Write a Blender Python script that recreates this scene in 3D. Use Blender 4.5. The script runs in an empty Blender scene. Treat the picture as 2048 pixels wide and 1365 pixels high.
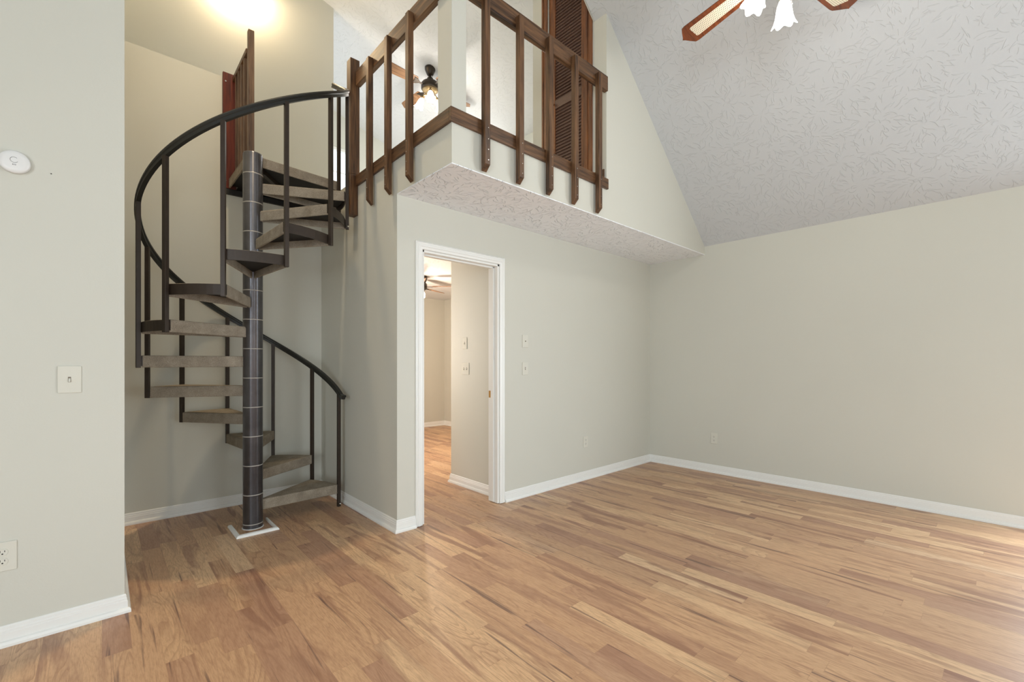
import bpy, math, random
from math import sin, cos, pi, radians

# ------------------------------------------------------------------ camera, world, lights, exposure
SC = bpy.context.scene
COL = SC.collection
CAM_H, F_PX, YAW, HORIZON = 1.2, 895.0, 47.5, 725.0
cam_d = bpy.data.cameras.new('camera')
cam_d.sensor_fit = 'HORIZONTAL'
cam_d.sensor_width = 36.0
cam_d.lens = 36.0 * F_PX / 2048.0
cam_d.shift_y = (HORIZON - 682.5) / 2048.0
cam_d.clip_start = 0.05
cam = bpy.data.objects.new('camera', cam_d)
COL.objects.link(cam)
cam.location = (0, 0, CAM_H)
cam.rotation_euler = (radians(90), 0, radians(YAW - 90))
SC.camera = cam

SC.view_settings.view_transform = 'Standard'
SC.view_settings.look = 'None'
SC.view_settings.exposure = 0.08
SC.view_settings.gamma = 1.0
SC.view_settings.use_curve_mapping = False

world = bpy.data.worlds.new('sky')
SC.world = world
world.use_nodes = True
world.node_tree.nodes['Background'].inputs[0].default_value = (0.84, 0.93, 1.0, 1)
world.node_tree.nodes['Background'].inputs[1].default_value = 1.6


def area(name, loc, rot, sx, sy, energy, color):
    d = bpy.data.lights.new(name, 'AREA')
    d.shape = 'RECTANGLE'
    d.size, d.size_y, d.energy, d.color = sx, sy, energy, color
    o = bpy.data.objects.new(name, d)
    COL.objects.link(o)
    o.location = loc
    o.rotation_euler = rot
    return o


def point(name, loc, energy, color, radius=0.06, parent=None):
    d = bpy.data.lights.new(name, 'POINT')
    d.energy, d.color, d.shadow_soft_size = energy, color, radius
    o = bpy.data.objects.new(name, d)
    COL.objects.link(o)
    o.location = loc
    if parent:
        o.parent = parent
    return o


DAY = (0.84, 0.93, 1.0)
WARM = (1.0, 0.78, 0.50)
# daylight entering through the windows behind the camera, the patio door on the right, the bedroom window and an added, unseen dormer window
area('daylight_window_a', (-1.0, -3.26, 1.25), (radians(90), 0, 0), 1.5, 2.1, 31, DAY)
area('daylight_window_b', (1.6, -3.26, 1.25), (radians(90), 0, 0), 1.5, 2.1, 31, DAY)
area('daylight_patio_door', (4.98, -1.15, 1.05), (radians(90), 0, radians(90)), 1.7, 1.95, 102, DAY)
area('daylight_side_window', (-2.98, -1.7, 1.35), (radians(90), 0, radians(-90)), 1.9, 1.9, 150, DAY)
area('dormer_fill', (4.78, 5.8, 3.75), (radians(90), 0, radians(90)), 1.5, 1.1, 38, (1.0, 0.97, 0.93))  # fill for the loft ceiling, from an added dormer window out of sight
area('daylight_bedroom', (1.45, 5.0, 1.45), (radians(90), 0, radians(-90)), 1.0, 1.2, 75, (1.0, 0.87, 0.76))

# ------------------------------------------------------------------ node helpers


def srgb(r, g, b):
    def f(c):
        c /= 255.0
        return c / 12.92 if c <= 0.04045 else ((c + 0.055) / 1.055) ** 2.4
    return (f(r), f(g), f(b), 1.0)


class NT:
    def __init__(self, name):
        self.m = bpy.data.materials.new(name)
        self.m.use_nodes = True
        self.t = self.m.node_tree
        self.b = self.t.nodes['Principled BSDF']

    def n(self, typ, **kw):
        nd = self.t.nodes.new(typ)
        for k, v in kw.items():
            setattr(nd, k, v)
        return nd

    def l(self, a, b):
        self.t.links.new(a, b)

    def put(self, sock, v):
        if isinstance(v, bpy.types.NodeSocket):
            self.l(v, sock)
        else:
            sock.default_value = v

    def math(self, op, a, b=0.0, c=0.0, clamp=False):
        nd = self.n('ShaderNodeMath', operation=op, use_clamp=clamp)
        self.put(nd.inputs[0], a)
        self.put(nd.inputs[1], b)
        self.put(nd.inputs[2], c)
        return nd.outputs[0]

    def mix(self, f, a, b, mode='MIX'):
        nd = self.n('ShaderNodeMix', data_type='RGBA', blend_type=mode)
        self.put(nd.inputs[0], f)
        self.put(nd.inputs[6], a)
        self.put(nd.inputs[7], b)
        return nd.outputs[2]

    def coords(self, which='Object', scale=(1, 1, 1)):
        tc = self.n('ShaderNodeTexCoord')
        mp = self.n('ShaderNodeMapping')
        mp.inputs['Scale'].default_value = scale
        self.l(tc.outputs[which], mp.inputs[0])
        return mp.outputs[0]

    def pos(self, scale=(1, 1, 1)):
        g = self.n('ShaderNodeNewGeometry')
        mp = self.n('ShaderNodeMapping')
        mp.inputs['Scale'].default_value = scale
        self.l(g.outputs['Position'], mp.inputs[0])
        return mp.outputs[0]

    def noise(self, vec, scale, detail=3.0, rough=0.55, dist=0.0):
        nd = self.n('ShaderNodeTexNoise')
        self.l(vec, nd.inputs['Vector'])
        nd.inputs['Scale'].default_value = scale
        nd.inputs['Detail'].default_value = detail
        nd.inputs['Roughness'].default_value = rough
        nd.inputs['Distortion'].default_value = dist
        return nd.outputs[0]

    def ramp(self, f, stops):
        nd = self.n('ShaderNodeValToRGB')
        e = nd.color_ramp.elements
        e[0].position, e[0].color = stops[0]
        e[1].position, e[1].color = stops[-1]
        for p, c in stops[1:-1]:
            x = e.new(p)
            x.color = c
        self.l(f, nd.inputs[0])
        return nd.outputs[0]

    def bump(self, h, strength, dist):
        nd = self.n('ShaderNodeBump')
        nd.inputs['Strength'].default_value = strength
        nd.inputs['Distance'].default_value = dist
        self.l(h, nd.inputs['Height'])
        self.l(nd.outputs[0], self.b.inputs['Normal'])

    def done(self, col=None, rough=0.5, metal=0.0, spec=0.5):
        if col is not None:
            self.put(self.b.inputs['Base Color'], col)
        self.put(self.b.inputs['Roughness'], rough)
        self.b.inputs['Metallic'].default_value = metal
        self.b.inputs['Specular IOR Level'].default_value = spec
        return self.m


def mat_paint(name, c, rough=0.55, vary=0.03):
    k = NT(name)
    p = k.pos()
    big = k.noise(p, 1.1, 2)
    col = k.mix(big, c, tuple(x * (1 - vary * 2) for x in c[:3]) + (1,))
    k.bump(k.noise(p, 160, 3), 0.12, 0.002)
    return k.done(col, rough, 0, 0.35)


def mat_ceiling(name, c, strength=0.30, slope=(1, 0, 0)):
    """crow's-foot brushed drywall texture: short raised strokes fanning out of scattered centres"""
    k = NT(name)
    p = k.pos()

    def dot(axis):
        d = k.n('ShaderNodeVectorMath', operation='DOT_PRODUCT')
        k.l(p, d.inputs[0])
        d.inputs[1].default_value = axis
        return d.outputs['Value']
    A, B = dot((0, 1, 0)), dot(slope)

    def vec2(a, b, oa=0.0, ob=0.0):
        cm = k.n('ShaderNodeCombineXYZ')
        k.l(k.math('ADD', a, oa), cm.inputs[0])
        k.l(k.math('ADD', b, ob), cm.inputs[1])
        return cm.outputs[0]

    def cells(vec, scale):
        v = k.n('ShaderNodeTexVoronoi', voronoi_dimensions='2D')
        v.inputs['Scale'].default_value = scale
        k.l(vec, v.inputs['Vector'])
        sub = k.n('ShaderNodeVectorMath', operation='SUBTRACT')
        k.l(vec, sub.inputs[0])
        k.l(v.outputs['Position'], sub.inputs[1])
        sp = k.n('ShaderNodeSeparateXYZ')
        k.l(sub.outputs[0], sp.inputs[0])
        sc = k.n('ShaderNodeSeparateColor')
        k.l(v.outputs['Color'], sc.inputs[0])
        return sp.outputs[0], sp.outputs[1], sc.outputs
    fa, fb, _ = cells(vec2(A, B), 3.6)          # fan centres
    fan = k.math('ARCTAN2', fb, fa)
    tot = None
    for sc_, oa, ob, ln, w in ((13.0, 0.0, 0.0, 0.034, 0.0032), (15.0, 3.3, 7.1, 0.028, 0.0028), (20.0, 9.7, 1.9, 0.022, 0.0026), (11.0, 5.1, 2.7, 0.042, 0.0034)):
        da, db, rc = cells(vec2(A, B, oa, ob), sc_)
        ang = k.math('ADD', fan, k.math('MULTIPLY', k.math('SUBTRACT', rc[0], 0.5), 1.5))
        ca, sa = k.math('COSINE', ang), k.math('SINE', ang)
        u = k.math('ADD', k.math('MULTIPLY', da, ca), k.math('MULTIPLY', db, sa))
        v_ = k.math('SUBTRACT', k.math('MULTIPLY', db, ca), k.math('MULTIPLY', da, sa))
        v_ = k.math('ADD', v_, k.math('MULTIPLY', k.math('MULTIPLY', u, u), k.math('MULTIPLY', k.math('SUBTRACT', rc[1], 0.5), 22.0)))
        ridge = k.math('SUBTRACT', 1.0, k.math('DIVIDE', k.math('ABSOLUTE', v_), w), clamp=True)
        ends = k.math('MULTIPLY', k.math('SUBTRACT', 1.0, k.math('DIVIDE', k.math('ABSOLUTE', u), ln)), 3.0, clamp=True)
        on = k.math('GREATER_THAN', rc[2], 0.35)
        st = k.math('MULTIPLY', k.math('MULTIPLY', ridge, ends), on)
        tot = st if tot is None else k.math('MAXIMUM', tot, st)
    h = k.math('ADD', tot, k.math('MULTIPLY', k.noise(p, 45, 3), 0.30))
    k.bump(h, strength, 0.006)
    return k.done(c, 0.8, 0, 0.2)


def mat_floor():
    """two-strip laminate, boards run along Y"""
    k = NT('laminate_floor')
    W, L = 0.0935, 0.72
    sx = k.n('ShaderNodeSeparateXYZ')
    k.l(k.pos(), sx.inputs[0])
    X, Y = sx.outputs[0], sx.outputs[1]
    row = k.math('FLOOR', k.math('DIVIDE', X, W))
    fx = k.math('FRACT', k.math('DIVIDE', X, W))
    wn = k.n('ShaderNodeTexWhiteNoise', noise_dimensions='1D')
    k.l(row, wn.inputs['W'])
    ys = k.math('ADD', k.math('DIVIDE', Y, L), wn.outputs['Value'])
    seg = k.math('FLOOR', ys)
    fy = k.math('FRACT', ys)
    cm = k.n('ShaderNodeCombineXYZ')
    k.l(row, cm.inputs[0])
    k.l(seg, cm.inputs[1])
    rnd = k.n('ShaderNodeTexWhiteNoise', noise_dimensions='2D')
    k.l(cm.outputs[0], rnd.inputs['Vector'])
    r1 = rnd.outputs['Value']
    s3 = k.n('ShaderNodeSeparateColor')
    k.l(rnd.outputs['Color'], s3.inputs[0])
    r2, r3 = s3.outputs[1], s3.outputs[2]
    # per-strip grain space
    g = k.n('ShaderNodeCombineXYZ')
    k.l(k.math('ADD', X, k.math('MULTIPLY', r2, 13.0)), g.inputs[0])
    k.l(k.math('ADD', k.math('MULTIPLY', Y, 0.11), k.math('MULTIPLY', r3, 9.0)), g.inputs[1])
    k.l(k.math('MULTIPLY', r1, 21.0), g.inputs[2])
    gv = g.outputs[0]
    base = k.ramp(r1, [(0.0, srgb(224, 188, 148)), (0.16, srgb(221, 184, 144)), (0.24, srgb(212, 173, 135)), (0.5, srgb(202, 162, 127)),
                       (0.70, srgb(208, 169, 132)), (0.80, srgb(190, 150, 120)), (0.92, srgb(181, 142, 116)), (1.0, srgb(229, 195, 156))])
    # broad heartwood stain inside a strip
    heart = k.noise(gv, 11, 3, 0.5, 0.9)
    hm = k.ramp(heart, [(0.50, (0, 0, 0, 1)), (0.62, (1, 1, 1, 1))])
    amt = k.math('MULTIPLY', hm, k.math('ADD', 0.12, k.math('MULTIPLY', r2, 0.85)))
    col = k.mix(amt, base, srgb(150, 110, 90))
    # cathedral growth rings = contour lines of a stretched noise field
    fld = k.noise(gv, 9, 2, 0.45, 0.5)
    cnt = k.math('FRACT', k.math('MULTIPLY', fld, 17.0))
    ring = k.ramp(cnt, [(0.0, (1, 1, 1, 1)), (0.10, (0.75, 0.75, 0.75, 1)), (0.42, (0, 0, 0, 1)), (0.93, (0, 0, 0, 1)), (1.0, (1, 1, 1, 1))])
    rs = k.math('ADD', 0.10, k.math('MULTIPLY', r3, 0.36))
    col = k.mix(k.math('MULTIPLY', ring, rs), col, srgb(140, 98, 74))
    # fine fibres
    fib = k.noise(gv, 190, 3, 0.65)
    fs = k.ramp(fib, [(0.42, (0, 0, 0, 1)), (0.72, (1, 1, 1, 1))])
    col = k.mix(k.math('MULTIPLY', fs, 0.42), col, srgb(146, 104, 78))
    # dark mineral streaks
    g2 = k.n('ShaderNodeVectorMath', operation='MULTIPLY')
    k.l(gv, g2.inputs[0])
    g2.inputs[1].default_value = (1.0, 0.28, 1.0)
    st = k.noise(g2.outputs[0], 34, 2, 0.5, 0.6)
    sm = k.ramp(st, [(0.64, (0, 0, 0, 1)), (0.71, (1, 1, 1, 1))])
    col = k.mix(k.math('MULTIPLY', sm, 0.70), col, srgb(92, 66, 62))
    # joints
    e1 = k.math('LESS_THAN', fx, 0.008)
    e2 = k.math('LESS_THAN', fy, 0.0022)
    seam = k.math('MAXIMUM', e1, e2)
    col = k.mix(k.math('MULTIPLY', seam, 0.28), col, srgb(120, 84, 62))
    rg = k.math('ADD', 0.33, k.math('MULTIPLY', fib, 0.14))
    k.bump(k.math('SUBTRACT', k.math('MULTIPLY', fib, 0.3), seam), 0.08, 0.002)
    return k.done(col, rg, 0, 0.45)


def mat_wood(name, dark, light, axis, rough=0.42, scale=1.0):
    k = NT(name)
    s = [34 * scale] * 3
    s['xyz'.index(axis)] = 2.2 * scale
    p = k.pos(tuple(s))
    a = k.noise(p, 1.0, 4, 0.6, 0.8)
    b = k.noise(k.pos(tuple(x * 3.2 for x in s)), 1.0, 2, 0.6)
    f = k.math('ADD', k.math('MULTIPLY', a, 0.75), k.math('MULTIPLY', b, 0.3))
    col = k.ramp(f, [(0.36, dark), (0.68, light)])
    k.bump(b, 0.1, 0.001)
    return k.done(col, rough, 0, 0.45)


def mat_flat(name, c, rough=0.5, metal=0.0, spec=0.5, grain=0.0, gscale=90):
    k = NT(name)
    if grain:
        f = k.noise(k.pos(), gscale, 3)
        col = k.mix(f, c, tuple(x * (1 - grain) for x in c[:3]) + (1,))
        return k.done(col, rough, metal, spec)
    return k.done(c, rough, metal, spec)


def mat_carpet():
    k = NT('tread_carpet')
    p = k.pos()
    f = k.noise(p, 260, 4, 0.7)
    g = k.noise(p, 14, 3, 0.6)
    h = k.math('ADD', k.math('MULTIPLY', f, 0.75), k.math('MULTIPLY', g, 0.3))
    col = k.ramp(h, [(0.32, srgb(108, 99, 88)), (0.55, srgb(160, 149, 133)), (0.75, srgb(196, 185, 167))])
    k.bump(f, 0.8, 0.006)
    return k.done(col, 0.95, 0, 0.1)


def mat_emit(name, c, strength):
    k = NT(name)
    k.b.inputs['Emission Color'].default_value = c
    k.b.inputs['Emission Strength'].default_value = strength
    return k.done(c, 0.3)


def mat_pane(name):
    k = NT(name)
    out = k.t.nodes['Material Output']
    tr = k.n('ShaderNodeBsdfTransparent')
    gl = k.n('ShaderNodeBsdfGlossy')
    gl.inputs['Roughness'].default_value = 0.02
    mx = k.n('ShaderNodeMixShader')
    mx.inputs[0].default_value = 0.06
    k.l(tr.outputs[0], mx.inputs[1])
    k.l(gl.outputs[0], mx.inputs[2])
    k.l(mx.outputs[0], out.inputs[0])
    return k.m


def mat_cane():
    k = NT('woven_cane')
    sx = k.n('ShaderNodeSeparateXYZ')
    k.l(k.coords('Object', (1 / 0.0125, 1 / 0.0125, 1)), sx.inputs[0])
    row = k.math('FLOOR', sx.outputs[1])
    u = k.math('ADD', sx.outputs[0], k.math('MULTIPLY', row, 0.5))
    a = k.math('ABSOLUTE', k.math('SUBTRACT', k.math('FRACT', u), 0.5))
    b = k.math('ABSOLUTE', k.math('SUBTRACT', k.math('FRACT', sx.outputs[1]), 0.5))
    hole = k.math('LESS_THAN', k.math('ADD', k.math('MULTIPLY', a, 0.75), b), 0.24)
    col = k.mix(hole, srgb(226, 217, 194), srgb(82, 74, 60))
    return k.done(col, 0.7)


M = {}
M['paint'] = mat_paint('greige_wall_paint', srgb(210, 209, 198))
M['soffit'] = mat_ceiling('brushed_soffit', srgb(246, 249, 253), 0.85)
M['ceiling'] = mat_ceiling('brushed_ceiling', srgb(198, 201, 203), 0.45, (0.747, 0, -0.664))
M['ceiling_up'] = mat_ceiling('brushed_loft_ceiling', srgb(222, 222, 222), 0.5)
M['floor'] = mat_floor()
M['trim'] = mat_flat('white_trim_paint', srgb(236, 236, 232), 0.32)
M['carpet'] = mat_carpet()
M['iron'] = mat_flat('dark_bronze_iron', srgb(60, 49, 40), 0.42, 0.3, 0.5, 0.35, 30)
M['rail_iron'] = mat_flat('black_handrail', srgb(33, 34, 31), 0.40, 0.0, 0.5, 0.3, 40)
k_ = NT('turned_black_steel')
tg_ = k_.n('ShaderNodeTangent', direction_type='RADIAL', axis='Z')
k_.l(tg_.outputs[0], k_.b.inputs['Tangent'])
k_.b.inputs['Anisotropic'].default_value = 0.95
k_.b.inputs['Anisotropic Rotation'].default_value = 0.25
nz_ = k_.noise(k_.pos(), 9, 3)
M['column'] = k_.done(k_.mix(nz_, srgb(136, 136, 141), srgb(94, 94, 99)), 0.40, 0.9)
M['collar'] = mat_flat('worn_steel_ring', srgb(170, 165, 158), 0.4, 0.3)
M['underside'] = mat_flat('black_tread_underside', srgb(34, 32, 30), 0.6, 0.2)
WD, WL = srgb(42, 26, 16), srgb(120, 86, 57)
M['oak_z'] = mat_wood('walnut_stain_vertical', WD, WL, 'z')
M['oak_x'] = mat_wood('walnut_stain_along_x', WD, WL, 'x')
M['oak_y'] = mat_wood('walnut_stain_along_y', WD, WL, 'y')
M['red_z'] = mat_wood('red_mahogany_stain', srgb(58, 18, 12), srgb(112, 46, 28), 'z')
M['guard_z'] = mat_wood('brown_guard_stain', srgb(64, 46, 34), srgb(128, 100, 76), 'z')
M['door_z'] = mat_wood('door_stain_vertical', srgb(72, 38, 20), srgb(142, 88, 48), 'z')
M['slat'] = mat_wood('louver_stain', srgb(84, 60, 50), srgb(104, 77, 65), 'y')
M['void'] = mat_flat('closet_shade', srgb(30, 24, 20), 0.9)  # near-black that paints the shade inside the closet
M['plate'] = mat_flat('ivory_plate', srgb(216, 214, 202), 0.6, 0.0, 0.25)
M['white_plastic'] = mat_flat('white_plastic', srgb(228, 228, 226), 0.35)
M['slot'] = mat_flat('dark_slot', srgb(38, 34, 30), 0.6)
M['toggle'] = mat_flat('toggle_taupe', srgb(120, 108, 92), 0.5)  # even grey-brown for the toggle slots and the dimmer post
M['mark'] = mat_flat('grey_print', srgb(84, 84, 84), 0.6)
M['brass'] = mat_flat('aged_brass', srgb(176, 140, 82), 0.3, 0.9)
M['steel'] = mat_flat('bright_steel', srgb(210, 208, 202), 0.25, 0.9)
M['blade'] = mat_wood('fan_blade_walnut', srgb(82, 38, 18), srgb(138, 74, 38), 'x', 0.4)
M['blade_far'] = mat_wood('fan_blade_oak', srgb(112, 78, 54), srgb(168, 126, 90), 'x', 0.4)
M['cane'] = mat_cane()
M['fan_brown'] = mat_flat('fan_dark_bronze', srgb(58, 50, 42), 0.35, 0.6)
M['fan_brass'] = mat_flat('fan_antique_brass', srgb(150, 128, 92), 0.35, 0.7)
M['lit_glass'] = mat_emit('lit_tulip_glass', (1.0, 0.96, 0.9, 1), 4.0)
M['lit_glass_far'] = mat_emit('lit_tulip_glass_warm', (1.0, 0.93, 0.80, 1), 4.0)
M['pane'] = mat_pane('window_pane')

# ------------------------------------------------------------------ mesh helpers


class MB:
    """collects shapes in world (or local) coordinates, then links them as one mesh object"""

    def __init__(self):
        self.v, self.f, self.s = [], [], []

    def add(self, verts, faces, smooth=False):
        o = len(self.v)
        self.v += [tuple(p) for p in verts]
        for fc in faces:
            self.f.append(tuple(i + o for i in fc))
            self.s.append(smooth)
        return self

    def box(self, x0, x1, y0, y1, z0, z1):
        v = [(x, y, z) for x in (x0, x1) for y in (y0, y1) for z in (z0, z1)]
        return self.add(v, [(0, 1, 3, 2), (4, 6, 7, 5), (0, 4, 5, 1), (2, 3, 7, 6), (0, 2, 6, 4), (1, 5, 7, 3)])

    def prism(self, poly, a, b, plane='xy', smooth=False):
        """extrude a 2-D polygon between a and b along the missing axis"""
        def P(p, h):
            return {'xy': (p[0], p[1], h), 'xz': (p[0], h, p[1]), 'yz': (h, p[0], p[1])}[plane]
        n = len(poly)
        v = [P(p, a) for p in poly] + [P(p, b) for p in poly]
        self.add(v, [tuple(range(n))[::-1], tuple(range(n, 2 * n))])
        o = len(self.v) - 2 * n
        for i in range(n):
            j = (i + 1) % n
            self.f.append((o + i, o + j, o + n + j, o + n + i))
            self.s.append(smooth)
        return self

    def tube(self, pts, r, seg=10, caps=True):
        """round bar along a list of points"""
        from mathutils import Vector
        P = [Vector(p) for p in pts]
        rings = []
        for i, p in enumerate(P):
            d = (P[min(i + 1, len(P) - 1)] - P[max(i - 1, 0)]).normalized()
            up = Vector((0, 0, 1)) if abs(d.z) < 0.9 else Vector((1, 0, 0))
            u = d.cross(up).normalized()
            w = d.cross(u)
            rr = r[i] if isinstance(r, (list, tuple)) else r
            rings.append([p + u * rr * cos(2 * pi * k / seg) + w * rr * sin(2 * pi * k / seg) for k in range(seg)])
        v = [q for ring in rings for q in ring]
        f = []
        for i in range(len(P) - 1):
            for k in range(seg):
                k2 = (k + 1) % seg
                f.append((i * seg + k, i * seg + k2, (i + 1) * seg + k2, (i + 1) * seg + k))
        self.add(v, f, True)
        if caps:
            o = len(self.v) - len(v)
            self.f += [tuple(o + k for k in range(seg))[::-1], tuple(o + (len(P) - 1) * seg + k for k in range(seg))]
            self.s += [False, False]
        return self

    def lathe(self, prof, cx=0, cy=0, seg=32, mod=None):
        """revolve (radius, z) pairs about a vertical axis"""
        v, f = [], []
        n = len(prof)
        for i, (r, z) in enumerate(prof):
            for k in range(seg):
                a = 2 * pi * k / seg
                rr, zz = (r, z) if mod is None else mod(i, a, r, z)
                v.append((cx + rr * cos(a), cy + rr * sin(a), zz))
        for i in range(n - 1):
            for k in range(seg):
                k2 = (k + 1) % seg
                f.append((i * seg + k, i * seg + k2, (i + 1) * seg + k2, (i + 1) * seg + k))
        return self.add(v, f, True)

    def move(self, fn):
        self.v = [tuple(fn(p)) for p in self.v]
        return self

    def build(self, name, mat, parent=None, org=(0, 0, 0), bevel=0.0, solid=0.0):
        me = bpy.data.meshes.new(name)
        me.from_pydata([(p[0] - org[0], p[1] - org[1], p[2] - org[2]) for p in self.v], [], self.f)
        for p, s in zip(me.polygons, self.s):
            p.use_smooth = s
        me.materials.append(mat)
        o = bpy.data.objects.new(name, me)
        COL.objects.link(o)
        import bmesh
        bm = bmesh.new()
        bm.from_mesh(me)
        bmesh.ops.recalc_face_normals(bm, faces=bm.faces)
        bm.to_mesh(me)
        bm.free()
        if parent:
            o.parent = parent
        else:
            o.location = org
        if solid:
            md = o.modifiers.new('thickness', 'SOLIDIFY')
            md.thickness = solid
            md.offset = 0
        if bevel:
            md = o.modifiers.new('edge', 'BEVEL')
            md.width = bevel
            md.segments = 2
            md.limit_method = 'ANGLE'
            md.angle_limit = radians(40)
        return o


def empty(name, loc, label=None, cat=None, group=None, rz=0.0):
    o = bpy.data.objects.new(name, None)
    o.empty_display_size = 0.1
    COL.objects.link(o)
    o.location = loc
    o.rotation_euler = (0, 0, rz)
    if label:
        o['label'] = label
    if cat:
        o['category'] = cat
    if group:
        o['group'] = group
    return o


def struct(o, label=None, cat=None):
    o['kind'] = 'structure'
    if label:
        o['label'] = label
    if cat:
        o['category'] = cat
    return o


# ------------------------------------------------------------------ key dimensions
XL, XR = -2.9, 4.90            # great room, left and right walls
YB = -3.2                      # wall behind the camera
YW = 2.872                     # wall with the doorway
YLW = 2.846                    # near-left wall
XA = 0.08                      # left side of the stair alcove
XC = 1.533                     # right side of the stair alcove, left face of the loft
YA = 4.345                     # back of the stair alcove
YF, YF2 = 2.203, 2.331         # loft front / gable wall
ZS = 2.39                      # soffit
ZL = 2.72                      # loft floor
XG = 3.08                      # end of the gable wall, closet wall
SL = -0.889
ZE = 2.476                     # eave at the right wall


def zg(x):
    return ZE + SL * (x - XR) if x >= 1.0 else ZE + SL * (1.0 - XR) - 0.889 * (1.0 - x)


def zl(x):
    return 5.04 - 0.28 * (max(x, 1.0) - 3.163)


# ------------------------------------------------------------------ structure
P = M['paint']
floor = struct(MB().box(XL, XR, YB, 7.3, -0.05, 0.0).build('floor', M['floor']))
struct(MB().box(XL, XA, YLW, YLW + 0.12, 0, 5.2).build('wall_left', P))
struct(MB().box(XA - 0.12, XA, YLW + 0.12, 5.4, 0, 5.64).build('wall_alcove_left', P))
struct(MB().box(XA, XC, YA, YA + 0.12, 0, 2.6).build('wall_alcove_back', P))
struct(MB().box(XA, 0.745, YA, YA + 0.12, 2.6, 3.565).build('wall_stair_half', P))
struct(MB().box(XC, XC + 0.12, YW + 0.12, YA + 0.12, 0, ZS).build('wall_alcove_right', P))
DX0, DX1, DZ = 1.736, 2.485, 2.03
b = MB().box(XC, DX0, YW, YW + 0.12, 0, ZS).box(DX1, XR, YW, YW + 0.12, 0, ZS).box(DX0, DX1, YW, YW + 0.12, DZ, ZS)
struct(b.build('wall_front', P))
struct(MB().box(XR, XR + 0.12, -0.2, 7.3, 0, ZE + 0.05).box(XR, XR + 0.12, YB, -2.1, 0, ZE + 0.05)
       .box(XR, XR + 0.12, -2.1, -0.2, 2.08, ZE + 0.05).build('wall_right', P))
# wall behind the camera, two windows
b = MB()
wins = [(-1.0, 1.5), (1.6, 1.5)]
xs = [XL] + [q for c, w in wins for q in (c - w / 2, c + w / 2)] + [XR]
for i in range(0, len(xs), 2):
    b.box(xs[i], xs[i + 1], YB - 0.12, YB, 0, 2.476)
for c, w in wins:
    b.box(c - w / 2, c + w / 2, YB - 0.12, YB, 0, 0.15).box(c - w / 2, c + w / 2, YB - 0.12, YB, 2.3, 2.476)
b.prism([(XL, 2.476), (XR, 2.476), (1.0, zg(1.0))], YB - 0.12, YB, 'xz')
struct(b.build('wall_back', P))
b = MB().box(XL - 0.12, XL, YB, -2.7, 0, 2.5).box(XL - 0.12, XL, -0.7, YLW + 0.1, 0, 2.5)
b.box(XL - 0.12, XL, -2.7, -0.7, 0, 0.35).box(XL - 0.12, XL, -2.7, -0.7, 2.35, 2.5)
struct(b.build('wall_far_left', P))
# loft front and the gable beside it, one wall plane
b = MB().prism([(XC, ZS), (XR, ZS), (XR, zg(XR)), (XG, zg(XG)), (XG, ZL - 0.02), (XC, ZL - 0.02)], YF, YF2, 'xz')
struct(b.build('wall_gable', P))
struct(MB().box(XC, XR, YF2, 7.2, ZS, ZL - 0.02).build('floor_loft', P))
struct(MB().box(XA, XC, YA + 0.12, 5.3, 2.6, ZL - 0.02).build('floor_hall', P))
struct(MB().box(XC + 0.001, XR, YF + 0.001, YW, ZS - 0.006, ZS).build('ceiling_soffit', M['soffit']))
# great-room ceiling: two slopes
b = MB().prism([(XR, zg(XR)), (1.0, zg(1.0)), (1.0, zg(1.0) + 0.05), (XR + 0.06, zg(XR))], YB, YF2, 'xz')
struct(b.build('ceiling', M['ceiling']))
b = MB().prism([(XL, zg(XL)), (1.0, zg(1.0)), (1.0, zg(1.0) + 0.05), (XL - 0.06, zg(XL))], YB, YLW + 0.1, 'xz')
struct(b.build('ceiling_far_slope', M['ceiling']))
# upstairs
b = MB().prism([(4.82, zl(4.82)), (1.0, zl(1.0)), (1.0, zl(1.0) + 0.05), (4.82, zl(4.82) + 0.05)], YF2, 7.2, 'xz')
b.box(XA - 0.12, 1.0, YF2, 7.2, zl(1.0), zl(1.0) + 0.05)
struct(b.build('ceiling_loft', M['ceiling_up']))
b = MB()
xx = [XA - 0.1, 1.0, 1.487, 2.2, 3.0, 3.8, 4.8]
for a_, c_ in zip(xx[:-1], xx[1:]):
    v = [(a_, YF2, zg(a_)), (c_, YF2, zg(c_)), (c_, YF2, zl(c_)), (a_, YF2, zl(a_))]
    b.add(v, [(0, 1, 2, 3)])
struct(b.build('wall_header', P, solid=0.012))
struct(MB().box(XA, 2.008, 5.3, 5.4, 2.6, zl(1.6)).build('wall_hall', P))
b = MB()
WX0, WX1, WZ0, WZ1 = 2.25, 2.98, 3.47, 4.62
YK = 7.1
b.prism([(1.9, ZL - .02), (WX0, ZL - .02), (WX0, zl(WX0)), (1.9, zl(1.9))], YK, YK + 0.1, 'xz')
b.prism([(WX1, ZL - .02), (4.8, ZL - .02), (4.8, zl(4.8)), (WX1, zl(WX1))], YK, YK + 0.1, 'xz')
b.prism([(WX0, WZ1), (WX1, WZ1), (WX1, zl(WX1)), (WX0, zl(WX0))], YK, YK + 0.1, 'xz')
b.box(WX0, WX1, YK, YK + 0.1, ZL - .02, WZ0)
struct(b.build('wall_loft_back', P))
b = MB().box(4.7, 4.78, 2.33, 5.05, ZL - .02, 4.62).box(4.7, 4.78, 6.55, 7.1, ZL - .02, 4.62)
b.box(4.7, 4.78, 5.05, 6.55, ZL - .02, 3.2).box(4.7, 4.78, 5.05, 6.55, 4.3, 4.62)
struct(b.build('wall_loft_right', P))
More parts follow.
